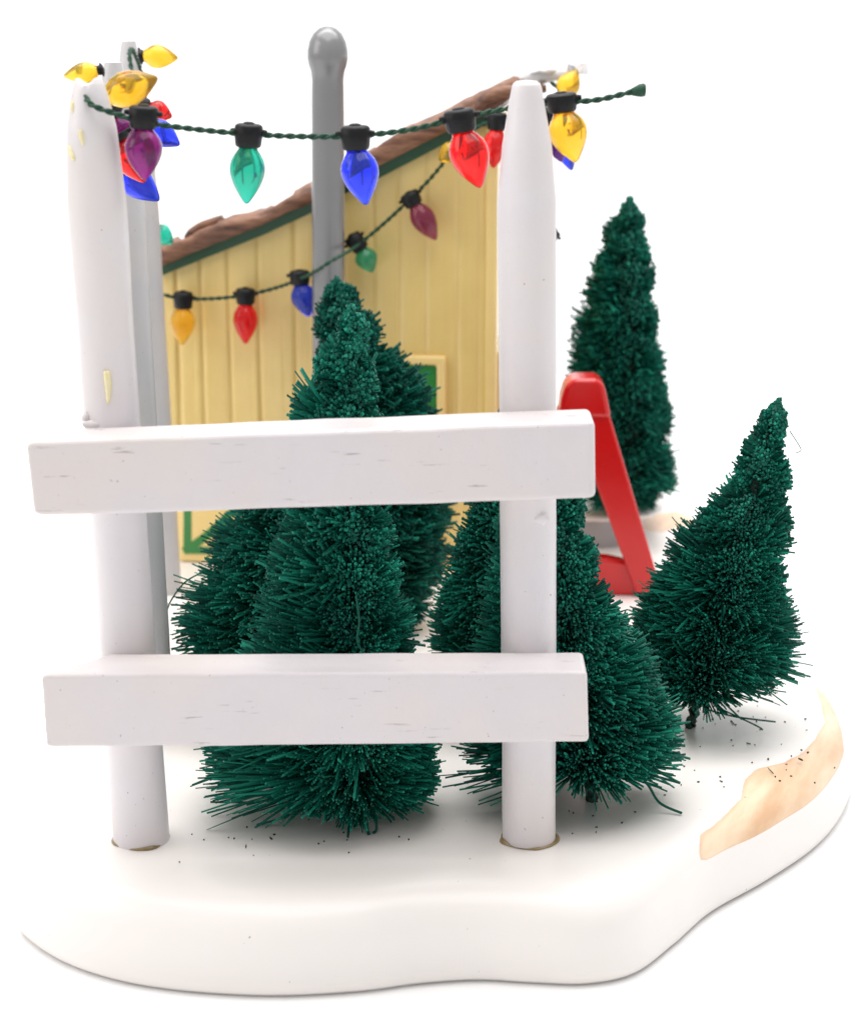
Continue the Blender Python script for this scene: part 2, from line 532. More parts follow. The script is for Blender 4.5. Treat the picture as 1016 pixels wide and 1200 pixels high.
def glue_ring(p, r, seed, parent, name='glue_ring'):
    rng = random.Random(seed); v, f = [], []; S, T = 40, 8
    for k in range(S):
        a = 2 * math.pi * k / S
        w = .015 + .085 * max(0, mnoise.noise(Vector((math.cos(a) * 1.6 + seed, math.sin(a) * 1.6, seed * .7))) + .25)
        for j in range(T):
            b = 2 * math.pi * j / T
            rr = r + w * math.cos(b)
            v.append((p.x + rr * math.cos(a), p.y + rr * math.sin(a), TOP + .01 + w * .7 * max(math.sin(b), -.3)))
    for k in range(S):
        for j in range(T):
            k2, j2 = (k + 1) % S, (j + 1) % T
            f.append((k * T + j, k2 * T + j, k2 * T + j2, k * T + j2))
    return link(name, v, f, MAT['glue'], parent)

fb = at(392, 990, .55); fb.z = TOP
fence = thing('picket_fence', fb, 'white wooden front fence with two tapered posts and two broad rails', 'fence')
ph = [(990, 33), (600, 32), (400, 33), (235, 34.5), (150, 29.5), (112, 22), (98, 18), (92, 15)]
v, f = post_mesh((166, 986), (104, 92), .55, ph, notch=(-.03, .15, .11), seed=3.1, zb=TOP - .05)
post1 = link('post', v, f, MAT['post_paint'], fence); sharp(post1, 55)
v, f = post_mesh((620, 990), (617, 95), .55, [(990, 31), (600, 33), (400, 34), (235, 34.5), (170, 29), (120, 20.5), (102, 17.5), (98, 16), (95, 12)], seed=8.4, zb=TOP - .05)
post2 = link('post', v, f, MAT['post_paint'], fence); sharp(post2, 55)
for p, bx in ((post1, (166, 986)), (post2, (620, 990))):
    q = at(*bx, .55); glue_ring(q, 31.5 * cmpp(q), bx[0], p)
v, f, wr = rail_mesh((28, 518), (697, 494), (698, 585), (38, 606), 1.05, 1.7)
bevel(link('rail', v, f, MAT['rail_paint'], fence, smooth=False, attrs={'wear': wr}), .11, 4)
v, f, wr = rail_mesh((47, 790), (688, 788), (690, 870), (53, 877), 1.15, 5.2)
bevel(link('rail', v, f, MAT['rail_paint'], fence, smooth=False, attrs={'wear': wr}), .085, 4)
# drips of dried glue on the front posts
def drip(path, r, parent, name='glue_drip'):
    p = catmull(path, 6); n = len(p)
    rr = [r * (.35 + .65 * math.sin(math.pi * min(1, .15 + .85 * i / (n - 1)) ** .8)) for i in range(n)]
    v, f = tube(p, rr, 8)
    return link(name, v, f, MAT['drip'], parent)
MAT['drip'] = simple('clear_glue', srgb(236, 224, 176), .15, .1, 4, .6)
def on_post(px, py, axis_px, hwpx):
    """point on the camera side of a post"""
    c = at(axis_px, py, .55); s = cmpp(c); r = hwpx * s; dx = (px - axis_px) * s
    return Vector((c.x + dx, .55 - math.sqrt(max(r * r - dx * dx, .01)), c.z))
drip([on_post(130, 428, 127, 33), on_post(132, 445, 128, 33), on_post(132, 466, 129, 33)], .075, post1)
drip([on_post(85, 170, 110, 30.5), on_post(90, 182, 110, 31.5), on_post(93, 184, 110, 31.5)], .06, post1)
drip([on_post(99, 150, 107, 30), on_post(101, 160, 107, 30), on_post(103, 168, 107, 30)], .05, post1)
drip([on_post(88, 118, 105, 22), on_post(89, 126, 105, 23), on_post(88, 132, 105, 24)], .05, post1)
# lumps of paint where the posts meet the rails
def lump(p, s, parent, name='paint_lump', mat=None, seed=0):
    v, f = [], []; A, B = 14, 9
    for i in range(B + 1):
        ph_ = math.pi * i / B
        for k in range(A):
            a = 2 * math.pi * k / A
            d = Vector((math.sin(ph_) * math.cos(a), math.sin(ph_) * math.sin(a), math.cos(ph_)))
            w = 1 + .35 * mnoise.noise(d * 1.7 + Vector((seed, 0, 0)))
            v.append(Vector(p) + Vector((d.x * s[0], d.y * s[1], d.z * s[2])) * w)
    for i in range(B):
        for k in range(A):
            f.append((i * A + k, i * A + (k + 1) % A, (i + 1) * A + (k + 1) % A, (i + 1) * A + k)[::-1])
    return link(name, v, f, mat or MAT['post_paint'], parent)
lump(on_post(112, 491, 129, 33), (.20, .07, .07), post1, seed=1)
lump(on_post(104, 485, 129, 33), (.07, .07, .10), post1, seed=4)
lump(on_post(632, 600, 619, 33), (.16, .05, .12), post2, seed=2)

q2 = atz(176, 861, TOP)
def rear_post(bx, tx, hw, label):
    p = atz(*bx, TOP)
    o = thing('fence_post', p, label, 'fence post', 'lone posts along the side of the base')
    v, f = post_mesh(bx, tx, p.y, hw, seed=tx[0] * .1, zb=TOP - .05)
    k = link('post_shaft', v, f, MAT['grey_paint'], o); sharp(k, 55)
    return p
P2 = rear_post((176, 858), (133, 73), [(858, 29), (600, 28.5), (250, 28), (150, 23), (90, 14), (73, 10)], 'grey-white tapered post directly behind the post at the fence corner')
P3 = rear_post((189, 692), (151, 48), [(692, 24), (500, 24), (220, 23.5), (120, 19), (60, 11), (48, 8.5)], 'far pale post by the corner of the yellow shack')

# ------------------------------------------------------------------ shack
TH = R(8.0)
U = Vector((math.cos(TH), -math.sin(TH), 0)); NRM = Vector((-math.sin(TH), -math.cos(TH), 0)); UP = Vector((0, 0, 1))
W0 = atz(204, 657, TOP)
def wl(px, py, out=0.0):
    """photo pixel -> (along wall, height) on the shack wall pushed out by OUT cm"""
    p = atp(px, py, W0 + NRM * out, NRM); return (p - W0).dot(U), p.z
def wp(s, z, out=0.0): return W0 + U * s + UP * (z - W0.z) + NRM * out
shack = thing('shack', W0, 'yellow board-walled shack with a sloping brown roof and green trim', 'shack')
def wpx(px, py): s, z = wl(px, py); return s, z
top_line = [wl(188, 321), wl(195, 317), wl(250, 295), wl(310, 271), wl(362, 246), wl(405, 224), wl(446, 203), wl(523, 163), wl(560, 145), wl(577, 135), wl(592, 127)]
S0, S1 = wl(190, 600)[0], wl(577, 400)[0]
def top_z(s): return float(np.interp(s, [a for a, _ in top_line], [b for _, b in top_line]))
GROOVES = [wl(x, 420)[0] for x in (209, 238, 272, 306, 345, 402, 440, 470, 501, 537, 562)]
DEPTH = 7.5
def walls():
    NS, NZ = 260, 60
    v, g, f = [], [], []
    rng = random.Random(4)
    for i in range(NS + 1):
        s = S0 + (S1 - S0) * i / NS
        d = min(abs(s - q - .05 * math.sin(q * 9)) for q in GROOVES)
        gv = math.exp(-(d / .06) ** 2) * float(np.interp(s, [S0, S0 + 4, S1], [1, .75, .32]))
        for j in range(NZ + 1):
            z = TOP - .02 + (top_z(s) - TOP + .1) * j / NZ
            wv = mnoise.noise(Vector((s * .45, z * .25, 2))) * .10 + mnoise.noise(Vector((math.floor(s * 1.2), z * .2, 7))) * .03
            fade = .55 + .45 * mnoise.noise(Vector((s * 2, z * .5, 4)))
            v.append(wp(s, z, wv - .065 * gv * (fade + .4))); g.append(gv * max(0, fade))
    for i in range(NS):
        for j in range(NZ):
            a = i * (NZ + 1) + j
            f.append((a, a + NZ + 1, a + NZ + 2, a + 1))
    link('wall', v, f, MAT['wall'], shack, attrs={'groove': g})
    # the other three walls, butted behind the front sheet
    zt0, zt1 = top_z(S0), top_z(S1)
    p = lambda s, z, o: wp(s, z, o)
    a, b = S0 + .05, S1 - .02
    v = [p(a, TOP, -.2), p(a, zt0, -.2), p(a, zt0, -DEPTH), p(a, TOP, -DEPTH), p(b, TOP, -.2), p(b, zt1, -.2), p(b, zt1, -DEPTH), p(b, TOP, -DEPTH)]
    f = [(0, 1, 2, 3), (7, 6, 5, 4), (3, 2, 6, 7), (0, 4, 5, 1), (1, 5, 6, 2)]
    link('wall', v, f, MAT['wall_trim'], shack, smooth=False, attrs={'groove': [0] * 8})
walls()

def slab(name, corners, out0, out1, mat, parent, bv=.05):
    """prism from (s,z) corners between two wall offsets"""
    n = len(corners)
    v = [wp(s, z, out1) for s, z in corners] + [wp(s, z, out0) for s, z in corners]
    f = [tuple(range(n)), tuple(range(2 * n - 1, n - 1, -1))] + [(k, n + k, n + (k + 1) % n, (k + 1) % n)[::1] for k in range(n)]
    o = link(name, v, f, mat, parent, smooth=False)
    # consistent normals
    import bmesh
    bm = bmesh.new(); bm.from_mesh(o.data); bmesh.ops.recalc_face_normals(bm, faces=bm.faces); bm.to_mesh(o.data); bm.free()
    return bevel(o, bv, 3) if bv else o

# corner board at the right end of the wall
c0, c1 = wl(570, 400)[0], wl(578, 400)[0]
slab('corner_board', [(c1 - .22, TOP), (c1 + .10, TOP), (c1 + .10, top_z(c1) - .02), (c1 - .22, top_z(c1) - .1)], -.3, .13, MAT['wall_trim'], shack, .07)

# window on the wall
def rect(px0, py0, px1, py1): 
    a, b = wl(px0, py0), wl(px1, py1); return a[0], b[1], b[0], a[1]
x0, z0, x1, z1 = rect(424, 414, 523, 560)
tw = .26
def ring_slab(name, x0, z0, x1, z1, w, o0, o1, mat, parent, bv):
    """a rectangular frame as one mesh"""
    ou = [(x0, z0), (x1, z0), (x1, z1), (x0, z1)]; inn = [(x0 + w, z0 + w), (x1 - w, z0 + w), (x1 - w, z1 - w), (x0 + w, z1 - w)]
    v = [wp(s, z, o1) for s, z in ou] + [wp(s, z, o1) for s, z in inn] + [wp(s, z, o0) for s, z in ou] + [wp(s, z, o0) for s, z in inn]
    f = []
    for k in range(4):
        j = (k + 1) % 4
        f += [(k, j, 4 + j, 4 + k), (8 + k, 12 + k, 12 + j, 8 + j), (k, 8 + k, 8 + j, j), (4 + k, 4 + j, 12 + j, 12 + k)]
    o = link(name, v, f, mat, parent, smooth=False)
    import bmesh
    bm = bmesh.new(); bm.from_mesh(o.data); bmesh.ops.recalc_face_normals(bm, faces=bm.faces); bm.to_mesh(o.data); bm.free()
    return bevel(o, bv, 3)
win = ring_slab('window', x0, z0, x1, z1, tw, -.2, .2, MAT['wall_trim'], shack, .08)
ring_slab('frame', x0 + tw + .002, z0 + tw + .002, x1 - tw - .002, z1 - tw - .002, .34, -.15, .10, MAT['frame_green'], win, .05)
slab('pane', [(x0 + .5, z0 + .5), (x1 - .5, z0 + .5), (x1 - .5, z1 - .5), (x0 + .5, z1 - .5)], -.12, .03, MAT['pane'], win, 0)
# window on the end wall (seen edge on past the corner)
def ep(d, z, out): return W0 + U * (S1 - .02 + out) - NRM * d + UP * (z - W0.z)
def end_box(name, d0, d1, z0, z1, o0, o1, mat, parent, bv=.05):
    v = [ep(d, z, o) for o in (o0, o1) for d, z in ((d0, z0), (d1, z0), (d1, z1), (d0, z1))]
    f = [(0, 3, 2, 1), (4, 5, 6, 7), (0, 1, 5, 4), (1, 2, 6, 5), (2, 3, 7, 6), (3, 0, 4, 7)]
    return bevel(link(name, v, f, mat, parent, smooth=False), bv, 2)
wz1 = wl(580, 416)[1]
ew = end_box('window', .45, 3.2, 5.0, wz1, -.05, .22, MAT['wall_trim'], shack)
end_box('frame', .75, 2.9, 5.3, wz1 - .3, .1, .26, MAT['frame_green'], ew)
end_box('pane', 1.1, 2.55, 5.65, wz1 - .65, .2, .275, MAT['pane'], ew, .01)

# low door with painted green braces at the left end of the wall
d0 = wl(211, 657); d1 = wl(345, 657)
dz1 = wl(250, 520)[1]
door = slab('door', [(d0[0] + .02, TOP + .03), (d1[0], TOP + .03), (d1[0], dz1), (d0[0] + .02, dz1)], -.1, .12, MAT['wall_trim'], shack, .05)
def brace(path, w, k=0):
    c = [Vector((*wl(x, y, .12), 0)) for x, y in path]
    c = [Vector((p.x, p.y, 0)) for p in catmull(c, 8)]
    L, Rr = [], []
    for i, p in enumerate(c):
        d = (c[min(i + 1, len(c) - 1)] - c[max(i - 1, 0)]).normalized(); nn = Vector((-d.y, d.x, 0))
        ww = w * (1 + .14 * mnoise.noise(Vector((i * .4, k, 0))))
        L.append(p + nn * ww); Rr.append(p - nn * ww)
    v = []
    for o in (.10, .137 + k * .004):
        v += [wp(q.x, q.y, o) for q in L] + [wp(q.x, q.y, o) for q in Rr]
    n = len(c); f = []
    for i in range(n - 1):
        f += [(2 * n + i, 2 * n + i + 1, 3 * n + i + 1, 3 * n + i), (i, n + i, n + i + 1, i + 1),
              (i, i + 1, 2 * n + i + 1, 2 * n + i), (n + i, 3 * n + i, 3 * n + i + 1, n + i + 1)]
    f += [(0, 2 * n, 3 * n, n), (n - 1, 2 * n - 1, 4 * n - 1, 3 * n - 1)]
    o = link('brace', v, f, MAT['frame_green'], door, smooth=False)
    import bmesh
    bm = bmesh.new(); bm.from_mesh(o.data); bmesh.ops.recalc_face_normals(bm, faces=bm.faces); bm.to_mesh(o.data); bm.free()
brace([(219, 530), (220, 580), (220, 648)], .115, 0)
brace([(216, 646), (238, 631), (262, 610), (300, 570), (335, 535)], .115, 1)
brace([(222, 645), (270, 645), (335, 645)], .10, 2)

# roof: wood slab following the wall's top, with green fascia under it
fas = [(186, 317, 305), (195, 313, 302), (250, 291, 279), (310, 267, 256), (362, 243, 231), (405, 219, 208), (446, 200, 187), (523, 160, 147), (560, 142, 128), (585, 128, 116)]
cor = [wl(a, b + 8, .28) for a, b, c in fas] + [wl(a, c + 5, .28) for a, b, c in reversed(fas)]
slab('fascia', cor, -.1, .28, MAT['trim_green'], shack, .03)
def roof():
    up = [(184, 294), (195, 287), (222, 276), (250, 264), (300, 247), (340, 231), (357, 222), (405, 199), (440, 177), (480, 152), (520, 134), (545, 119), (570, 105), (588, 96), (604, 90), (622, 84), (640, 79), (654, 77), (664, 80)]
    lo = [(184, 307), (195, 304), (222, 292), (250, 281), (300, 261), (340, 242), (357, 235), (405, 210), (440, 191), (480, 170), (520, 150), (545, 137), (570, 125), (588, 117), (604, 110), (622, 103), (640, 96), (654, 93), (664, 92)]
    O = .55
    a = catmull([Vector((*wl(x, y, O), 0)) for x, y in up], 9); b = catmull([Vector((*wl(x, y + (6 if x < 600 else 1), O), 0)) for x, y in lo], 9)
    a = [(p.x, p.y) for p in a]; b = [(p.x, p.y) for p in b]
    NB = 34
    v, sn, f = [], [], []
    n = len(a)
    # cross-section: underside back -> underside front -> front edge -> top front -> top back
    def sec(i):
        (sa, za), (sb, zb) = a[i], b[i]; h = za - zb
        out = [(sb, zb, -DEPTH - .4), (sb, zb, -.4), (sb, zb, O - .06), (sb + .01, zb + h * .12, O), (sa * .65 + sb * .35, za - h * .35, O + .04), (sa, za - h * .12, O - .0), (sa, za, O - .09)]
        for k in range(1, NB + 1):
            out.append((sa, za, O - .09 - (DEPTH + .85) * k / NB))
        return out
    s_snow = wl(592, 92, O)[0]
    for i in range(n):
        for k, (s, z, o) in enumerate(sec(i)):
            p = wp(s, z, o)
            if 3 <= k:
                nz = mnoise.noise(Vector((s * .9, o * .9, z * 1.2))) * .15 + mnoise.noise(Vector((s * 3.2, o * 2.2, 9 + z * 4))) * .045
                if k > 6: nz += .10 * (1 if math.sin(o * 2.4 + mnoise.noise(Vector((s * .4, o, 1)))) > .3 else 0)
                if k > 6: p = p - UP * ((k - 6) / NB * (DEPTH + .85) * .085)
                p = p + UP * nz + NRM * (nz * .6 if k < 6 else 0)
            v.append(p)
            lip = 1.0 if k >= 5 else (.6 if k >= 4 else 0)
            if k >= 5: v[-1] = v[-1] + UP * (mnoise.noise(Vector((s * .55, 3.3, 0))) * .16)
            sn.append(min(1, max(0, .15 + (s - s_snow) * 1.2)) * (.55 + .45 * lip) + (.13 if k > 6 else 0))
    m_ = len(sec(0))
    for i in range(n - 1):
        for k in range(m_ - 1):
            q = i * m_ + k
            f.append((q, q + 1, q + m_ + 1, q + m_)[::-1])
        f.append((i * m_ + m_ - 1, i * m_, (i + 1) * m_, (i + 1) * m_ + m_ - 1)[::-1])
    f.append(tuple(range(m_))); f.append(tuple((n - 1) * m_ + k for k in range(m_ - 1, -1, -1)))
    r = link('roof', v, f, MAT['roof'], shack, attrs={'snow': sn})
    # carved batten lying on the low end of the roof
    s0, zz0 = wl(217, 279, .1); s1, zz1 = wl(262, 259, .1)
    path = [wp(s0, zz0 + .0, .1), wp(s0 + .3, zz0 + .22, .1), wp((s0 + s1) / 2, (zz0 + zz1) / 2 + .12, .1), wp(s1, zz1 + .05, .1)]
    vv, ff = tube(catmull(path, 6), [.05 + .09 * min(1, i / 4) for i in range(19)], 10)
    link('batten', vv, ff, MAT['roof'], r, attrs={'snow': [0.1] * len(vv)})
    # second, upper roof board curling over the gable end
    path = [wp(*wl(548, 136, .5), .5), wp(*wl(566, 119, .5), .5), wp(*wl(588, 108, .5), .5), wp(*wl(612, 106, .5), .5), wp(*wl(640, 104, .5), .5)]
    vv, ff = tube(catmull(path, 6), [.10 + .09 * math.sin(math.pi * i / 24) for i in range(25)], 10)
    link('batten', vv, ff, MAT['roof'], r, attrs={'snow': [0.05] * len(vv)})
roof()
def roof_snow():
    path = catmull([Vector((*wl(x, y, .2), 0)) for x, y in [(594, 94), (606, 90), (620, 86), (634, 83), (648, 82), (658, 83), (665, 85)]], 8)
    n = len(path); v, f, S = [], [], 28
    for i, p in enumerate(path):
        t = i / (n - 1); k = math.sin(math.pi * min(1, max(.02, .06 + t * .90))) ** .45
        for j in range(S):
            a = 2 * math.pi * j / S
            w = 1 + .22 * mnoise.noise(Vector((p.x * 2.2, math.cos(a) * 1.5, math.sin(a) * 1.5))) + .10 * mnoise.noise(Vector((p.x * 6, math.cos(a) * 4, math.sin(a) * 4)))
            v.append(wp(p.x, p.y + .23 * k * w * math.sin(a), -1.3 + 1.85 * k * w * math.cos(a)))
    for i in range(n - 1):
        for j in range(S):
            j2 = (j + 1) % S
            f.append((i * S + j, (i + 1) * S + j, (i + 1) * S + j2, i * S + j2))
    f.append(tuple(range(S))); f.append(tuple((n - 1) * S + j for j in range(S - 1, -1, -1)))
    r = [o for o in shack.children if o.name.startswith('roof')][0]
    link('snow', v, f, MAT['roof'], r, attrs={'snow': [1.15] * len(v)})
bpy.context.view_layer.update()
roof_snow()

# grey stove pipe standing against the wall
pb = atp(385, 600, W0 + NRM * 1.05, NRM); pt = atp(384, 30, W0 + NRM * 1.05, NRM)
pb.z = TOP - .02
def pipe():
    ax = (pt - pb); H = ax.length; s = cmpp(pt)
    r = 20.5 * s
    prof = [(0, r * 1.02)] + [(H * k / 24, r * (1.0 - .05 * k / 24)) for k in range(1, 22)]
    zt = H
    knob = [(62, 19.2), (52, 20.5), (46, 22.8), (38, 24.4), (28, 24.2), (18, 22), (9, 17.5), (3, 11), (0.5, 5), (0, 1)]
    prof = [p for p in prof if p[0] < zt - 66 * s] + [(zt - a * s, b * s) for a, b in knob]
    v, f = lathe(pb, pt, prof, 40)
    link('stove_pipe', v, f, MAT['pipe'], shack)
pipe()

# ------------------------------------------------------------------ red A-frame stand
def aframe():
    Y = 17.4
    top = at(684, 440, Y); foot = atz(752, 697, TOP)
    o = thing('a_frame_stand', (at(684, 690, Y).x, Y, TOP), 'glossy red slanted A-frame stand half hidden behind the right fence post', 'a-frame stand')
    import bmesh
    def prism(name, pts, y0, y1, bv, parent=o):
        """front outline in photo pixels at depth Y, extruded in depth"""
        P = [at(x, y, Y) for x, y in pts]; n = len(P)
        v = [Vector((p.x, y0, max(p.z, TOP))) for p in P] + [Vector((p.x, y1, max(p.z, TOP))) for p in P]
        f = [tuple(range(n)), tuple(range(2 * n - 1, n - 1, -1))] + [(k, n + k, n + (k + 1) % n, (k + 1) % n) for k in range(n)]
        q = link(name, v, f, MAT['red'], parent, smooth=False)
        bm = bmesh.new(); bm.from_mesh(q.data); bmesh.ops.recalc_face_normals(bm, faces=bm.faces); bm.to_mesh(q.data); bm.free()
        bevel(q, bv, 4); return q
    prism('leg', [(666, 480), (711, 476), (770, 676), (773, 694), (745, 694)], Y - .55, Y + .35, .07)
    prism('leg', [(653, 476), (698, 480), (619, 694), (591, 694), (594, 676)], Y - .55, Y + .35, .07)
    prism('top_cap', [(653, 484), (656, 462), (661, 446), (671, 439), (696, 439), (705, 444), (708, 454), (714, 484)], Y - .64, Y + .45, .12)
    prism('crossbar', [(612, 668), (640, 655), (680, 648), (712, 650), (745, 657), (766, 696), (608, 696)], Y - .35, Y + .15, .1)
aframe()

# ------------------------------------------------------------------ bottle-brush trees
def bristle_tree(name, foot, tip, prof, n, seed, label, crown0=.04, thick=.034, droop=(-4, 24), strays=(), layers=9, group='green bottle-brush trees on the base', ragged=.16, shift=0.0, flat=.84):
    """foot / tip: world points; prof: [(t along axis from foot, left radius, right radius)] in cm"""
    rng = np.random.default_rng(seed); n = int(n * 1.6)
    foot, tip = np.array(foot), np.array(tip)
    ax = tip - foot; H = np.linalg.norm(ax); d = ax / H
    ex = np.array([1.0, 0, 0]); ey = np.array([0, 1.0, 0]); d0 = d; d = np.array([0, 0, 1.0])
    T = np.array([p[0] for p in prof]); RL = np.array([p[1] for p in prof]); RP = np.array([p[2] for p in prof])
    # sample t with density following radius
    g = np.linspace(crown0, 1, 400); w = np.interp(g, T, (RL + RP) / 2) + .25; cdf = np.cumsum(w) / w.sum()
    t = np.interp(rng.random(n * 2), cdf, g)
    phi = rng.random(n * 2) * 2 * math.pi
    hx = (t * layers + phi / (2 * math.pi) + .25 * np.sin(phi * 3 + seed)) % 1.0
    keep = rng.random(n * 2) < np.clip(.56 + .48 * np.cos((hx - .4) * 2 * math.pi), .16, 1)
    t, phi = t[keep], phi[keep]; n = len(t)
    # bristles gather in tufts along the helix of the twisted wire
    cl = np.sin(phi * 7 + t * 60 + seed) ; phi = phi + .10 * cl
    rl, rr = np.interp(t, T, RL), np.interp(t, T, RP)
    r = rl + (rr - rl) * (1 + np.cos(phi)) / 2
    hel = (t * layers + phi / (2 * math.pi) + .25 * np.sin(phi * 3 + seed)) % 1.0
    shape = .84 + .19 * np.cos((hel - .35) * 2 * math.pi)
    tuft = .94 + .08 * np.sin(phi * 11 + seed) * np.sin(t * 47 + phi * 3)
    L = r * 1.0
    # pull towards the bright edges of each whorl
    K, Mn = int(layers * 2.2), 13
    ci = np.floor(t * K).astype(int); cj = (np.floor((phi / (2 * math.pi) + .37 * ci) * Mn).astype(int)) % Mn
    ce, cy_, cl_ = rng.normal(0, 7, (K + 1, Mn)), rng.normal(0, .20, (K + 1, Mn)), rng.uniform(.88, 1.06, (K + 1, Mn))
    # bristles of one tuft lean together and draw in towards its middle
    pm = ((np.floor((phi / (2 * math.pi) + .37 * ci) * Mn) + .5) / Mn - .37 * ci) * 2 * math.pi
    conv = (pm - phi) * .22
    el = np.radians(np.interp(t, [0, .25, 1], [droop[0], droop[0] * .4 + droop[1] * .4, droop[1]]) + rng.normal(0, 8, n) + ce[ci, cj]) + np.clip((.42 - hel) * (H / layers) * .55 / np.maximum(L, .3), -.5, .5)
    el = np.clip(el, np.radians(-16), np.radians(38))
    t2 = np.clip(t + L * np.sin(el) / H, 0, 1)
    rl, rr = np.interp(t2, T, RL), np.interp(t2, T, RP)
    r = (rl + (rr - rl) * (1 + np.cos(phi)) / 2) / np.cos(el)
    L = 1.02 * (1 - (1 - flat) * np.sin(phi) ** 2) * r * shape * tuft * cl_[ci, cj] * (1 - ragged * rng.random(n) ** 2.2) * np.where(rng.random(n) < .03, 1.07, 1)
    yaw = rng.normal(0, .2, n) + cy_[ci, cj] + conv
    rad_dir = np.cos(phi + yaw)[:, None] * ex + np.sin(phi + yaw)[:, None] * ey
    dirv = rad_dir * np.cos(el)[:, None] + d * np.sin(el)[:, None]
    root = foot + d0 * (t * H)[:, None]
    n_b = .07 + .08 * t
    bend = (rng.normal(0, 1, n) * n_b)[:, None] * d * L[:, None] + (rng.normal(0, 1, n) * n_b)[:, None] * np.cross(rad_dir, d) * L[:, None]
    tmax = .985
    ks = np.array([.12, .62, 1.0])
    side = np.cross(dirv, d); side /= np.linalg.norm(side, axis=1)[:, None] + 1e-9
    upv = np.cross(side, dirv)
    th_ = thick * .95 * (.5 + .7 * rng.random(n)) * np.interp(t, [0, .5, 1], [.82, .95, 1.05])
    V = np.zeros((n, 3, 4, 3))
    for a_, k in enumerate(ks):
        c = root + dirv * (L * k)[:, None] + bend * (k * k)
        wd = th_ * ((.55, 1.0, .85)[a_] if a_ < 2 else np.interp(t, [.35, .6, 1], [.85, 1.1, 1.2]))
        for b_ in range(4):
            an = math.pi / 2 * b_ + .4
            V[:, a_, b_] = c + side * (wd * math.cos(an))[:, None] + upv * (wd * math.sin(an))[:, None]
    # keep everything above the snow
    V[..., 2] = np.maximum(V[..., 2], foot[2] + .03)
    V = V.reshape(-1, 3)
    base_i = (np.arange(n) * 12)[:, None]
    quads = []
    for a_ in range(2):
        for b_ in range(4):
            b2 = (b_ + 1) % 4
            quads.append([a_ * 4 + b_, a_ * 4 + b2, (a_ + 1) * 4 + b2, (a_ + 1) * 4 + b_])
    quads.append([8, 9, 10, 11])
    Q = (base_i[:, None, :] + np.array(quads)[None]).reshape(-1, 4)
    tone = np.clip(rng.normal(.45 + shift, .22, n) + .15 * np.sin(phi * 5 + t * 21), 0, 1)
    A = np.repeat(tone, 12)
    extra_v, extra_f = [], []
    for path, sr in strays:
        vv, ff = tube(catmull(path, 8), sr, 5)
        o_ = len(V) + len(extra_v); extra_v += [tuple(p) for p in vv]; extra_f += [tuple(i + o_ for i in q) for q in ff]
    if extra_v:
        V = np.concatenate([V, np.array(extra_v)]); A = np.concatenate([A, np.full(len(extra_v), .25)])
    o = thing(name, Vector(foot), label, 'tree', group)
    fo = link('foliage', V, Q.tolist() + extra_f, MAT['foliage'], o, smooth=False, attrs={'tone': A})
    # twisted wire stem with a dark flocked core
    p = [Vector(foot) + Vector(ax) * k for k in (-.004, .25, .5, .72, .90)]
    vv, ff = twisted(p, .13 if H > 6 else .1, .5, 10)
    core = lathe(foot + d0 * H * max(crown0 + .02, .07), tip, [(H * k * .80, max(.02, float(np.interp(max(crown0, .07) + k * .88, T, np.minimum(RL, RP))) * .42)) for k in np.linspace(0.0, 1, 14)], 14)
    vv, ff = merge([(vv, ff), core])
    link('trunk', vv, ff, MAT['bark'], o)
    return o

def pxprof(foot_px, tip_px, Yf, Yt, rows):
    """rows: (py, left px, right px) silhouette -> (foot, tip, profile in cm about the axis)"""
    foot = atz(*foot_px, TOP) if Yf is None else at(*foot_px, Yf)
    tip = at(*tip_px, (foot.y if Yt is None else Yt))
    out = []
    for py, l, r in rows:
        t = (foot_px[1] - py) / (foot_px[1] - tip_px[1])
        axx = foot_px[0] + (tip_px[0] - foot_px[0]) * t
        c = foot.lerp(tip, min(max(t, 0), 1)); s = cmpp(c)
        out.append((t, max((axx - l) * s, .06), max((r - axx) * s, .06)))
    out.sort()
    return foot, tip, out

B = 'bottle_brush_tree'
# A: front middle tree
fA, tA, pA = pxprof((418, 948), (413, 362), None, None, [(942, 245, 490), (925, 224, 510), (900, 218, 516), (875, 222, 514), (820, 245, 508), (750, 272, 494), (680, 305, 474), (600, 330, 460), (540, 338, 453), (480, 342, 448), (440, 358, 444), (400, 377, 440), (378, 392, 434), (366, 400, 426), (361, 407, 418)])
st = [([fA + Vector((.2, -.9, .5)), fA + Vector((.25, -1.2, .15)), fA + Vector((.3, -1.35, -.0))], .035),
      ([fA + Vector((-.6, -.8, .6)), fA + Vector((-1.4, -1.0, .25)), fA + Vector((-2.0, -.9, .03))], .028),
      ([fA + Vector((-1.0, -.6, .5)), fA + Vector((-2.2, -.4, .32)), fA + Vector((-3.0, -.35, .30))], .022),
      ([fA + Vector((.35, -.8, .5)), fA + Vector((.45, -1.2, .12)), fA + Vector((.38, -1.3, .02))], .03),
      ([fA + Vector((.1, -1.75, 5.2)), fA + Vector((.16, -1.85, 4.7)), fA + Vector((.13, -1.95, 4.3)), fA + Vector((.35, -2.05, 3.9)), fA + Vector((.0, -2.1, 3.6))], .022)]
bristle_tree(B, fA, tA, pA, 15000, 11, 'tall dark green tree behind the middle of the rails, its foot showing below them', strays=st, layers=10, crown0=.05, droop=(8, 25), shift=.12, flat=.72)
# C: back middle tree in front of the shack
fC, tC, pC = pxprof((452, 738), (395, 326), None, None, [(730, 415, 496), (690, 385, 520), (640, 370, 532), (595, 362, 535), (540, 360, 531), (480, 362, 520), (430, 364, 488), (412, 364, 472), (390, 365, 454), (355, 368, 428), (335, 379, 412), (326, 391, 399)])
bristle_tree(B, fC, tC, pC, 11000, 23, 'dark tree with its tip against the grey stove pipe', layers=9, thick=.036, shift=-.2)
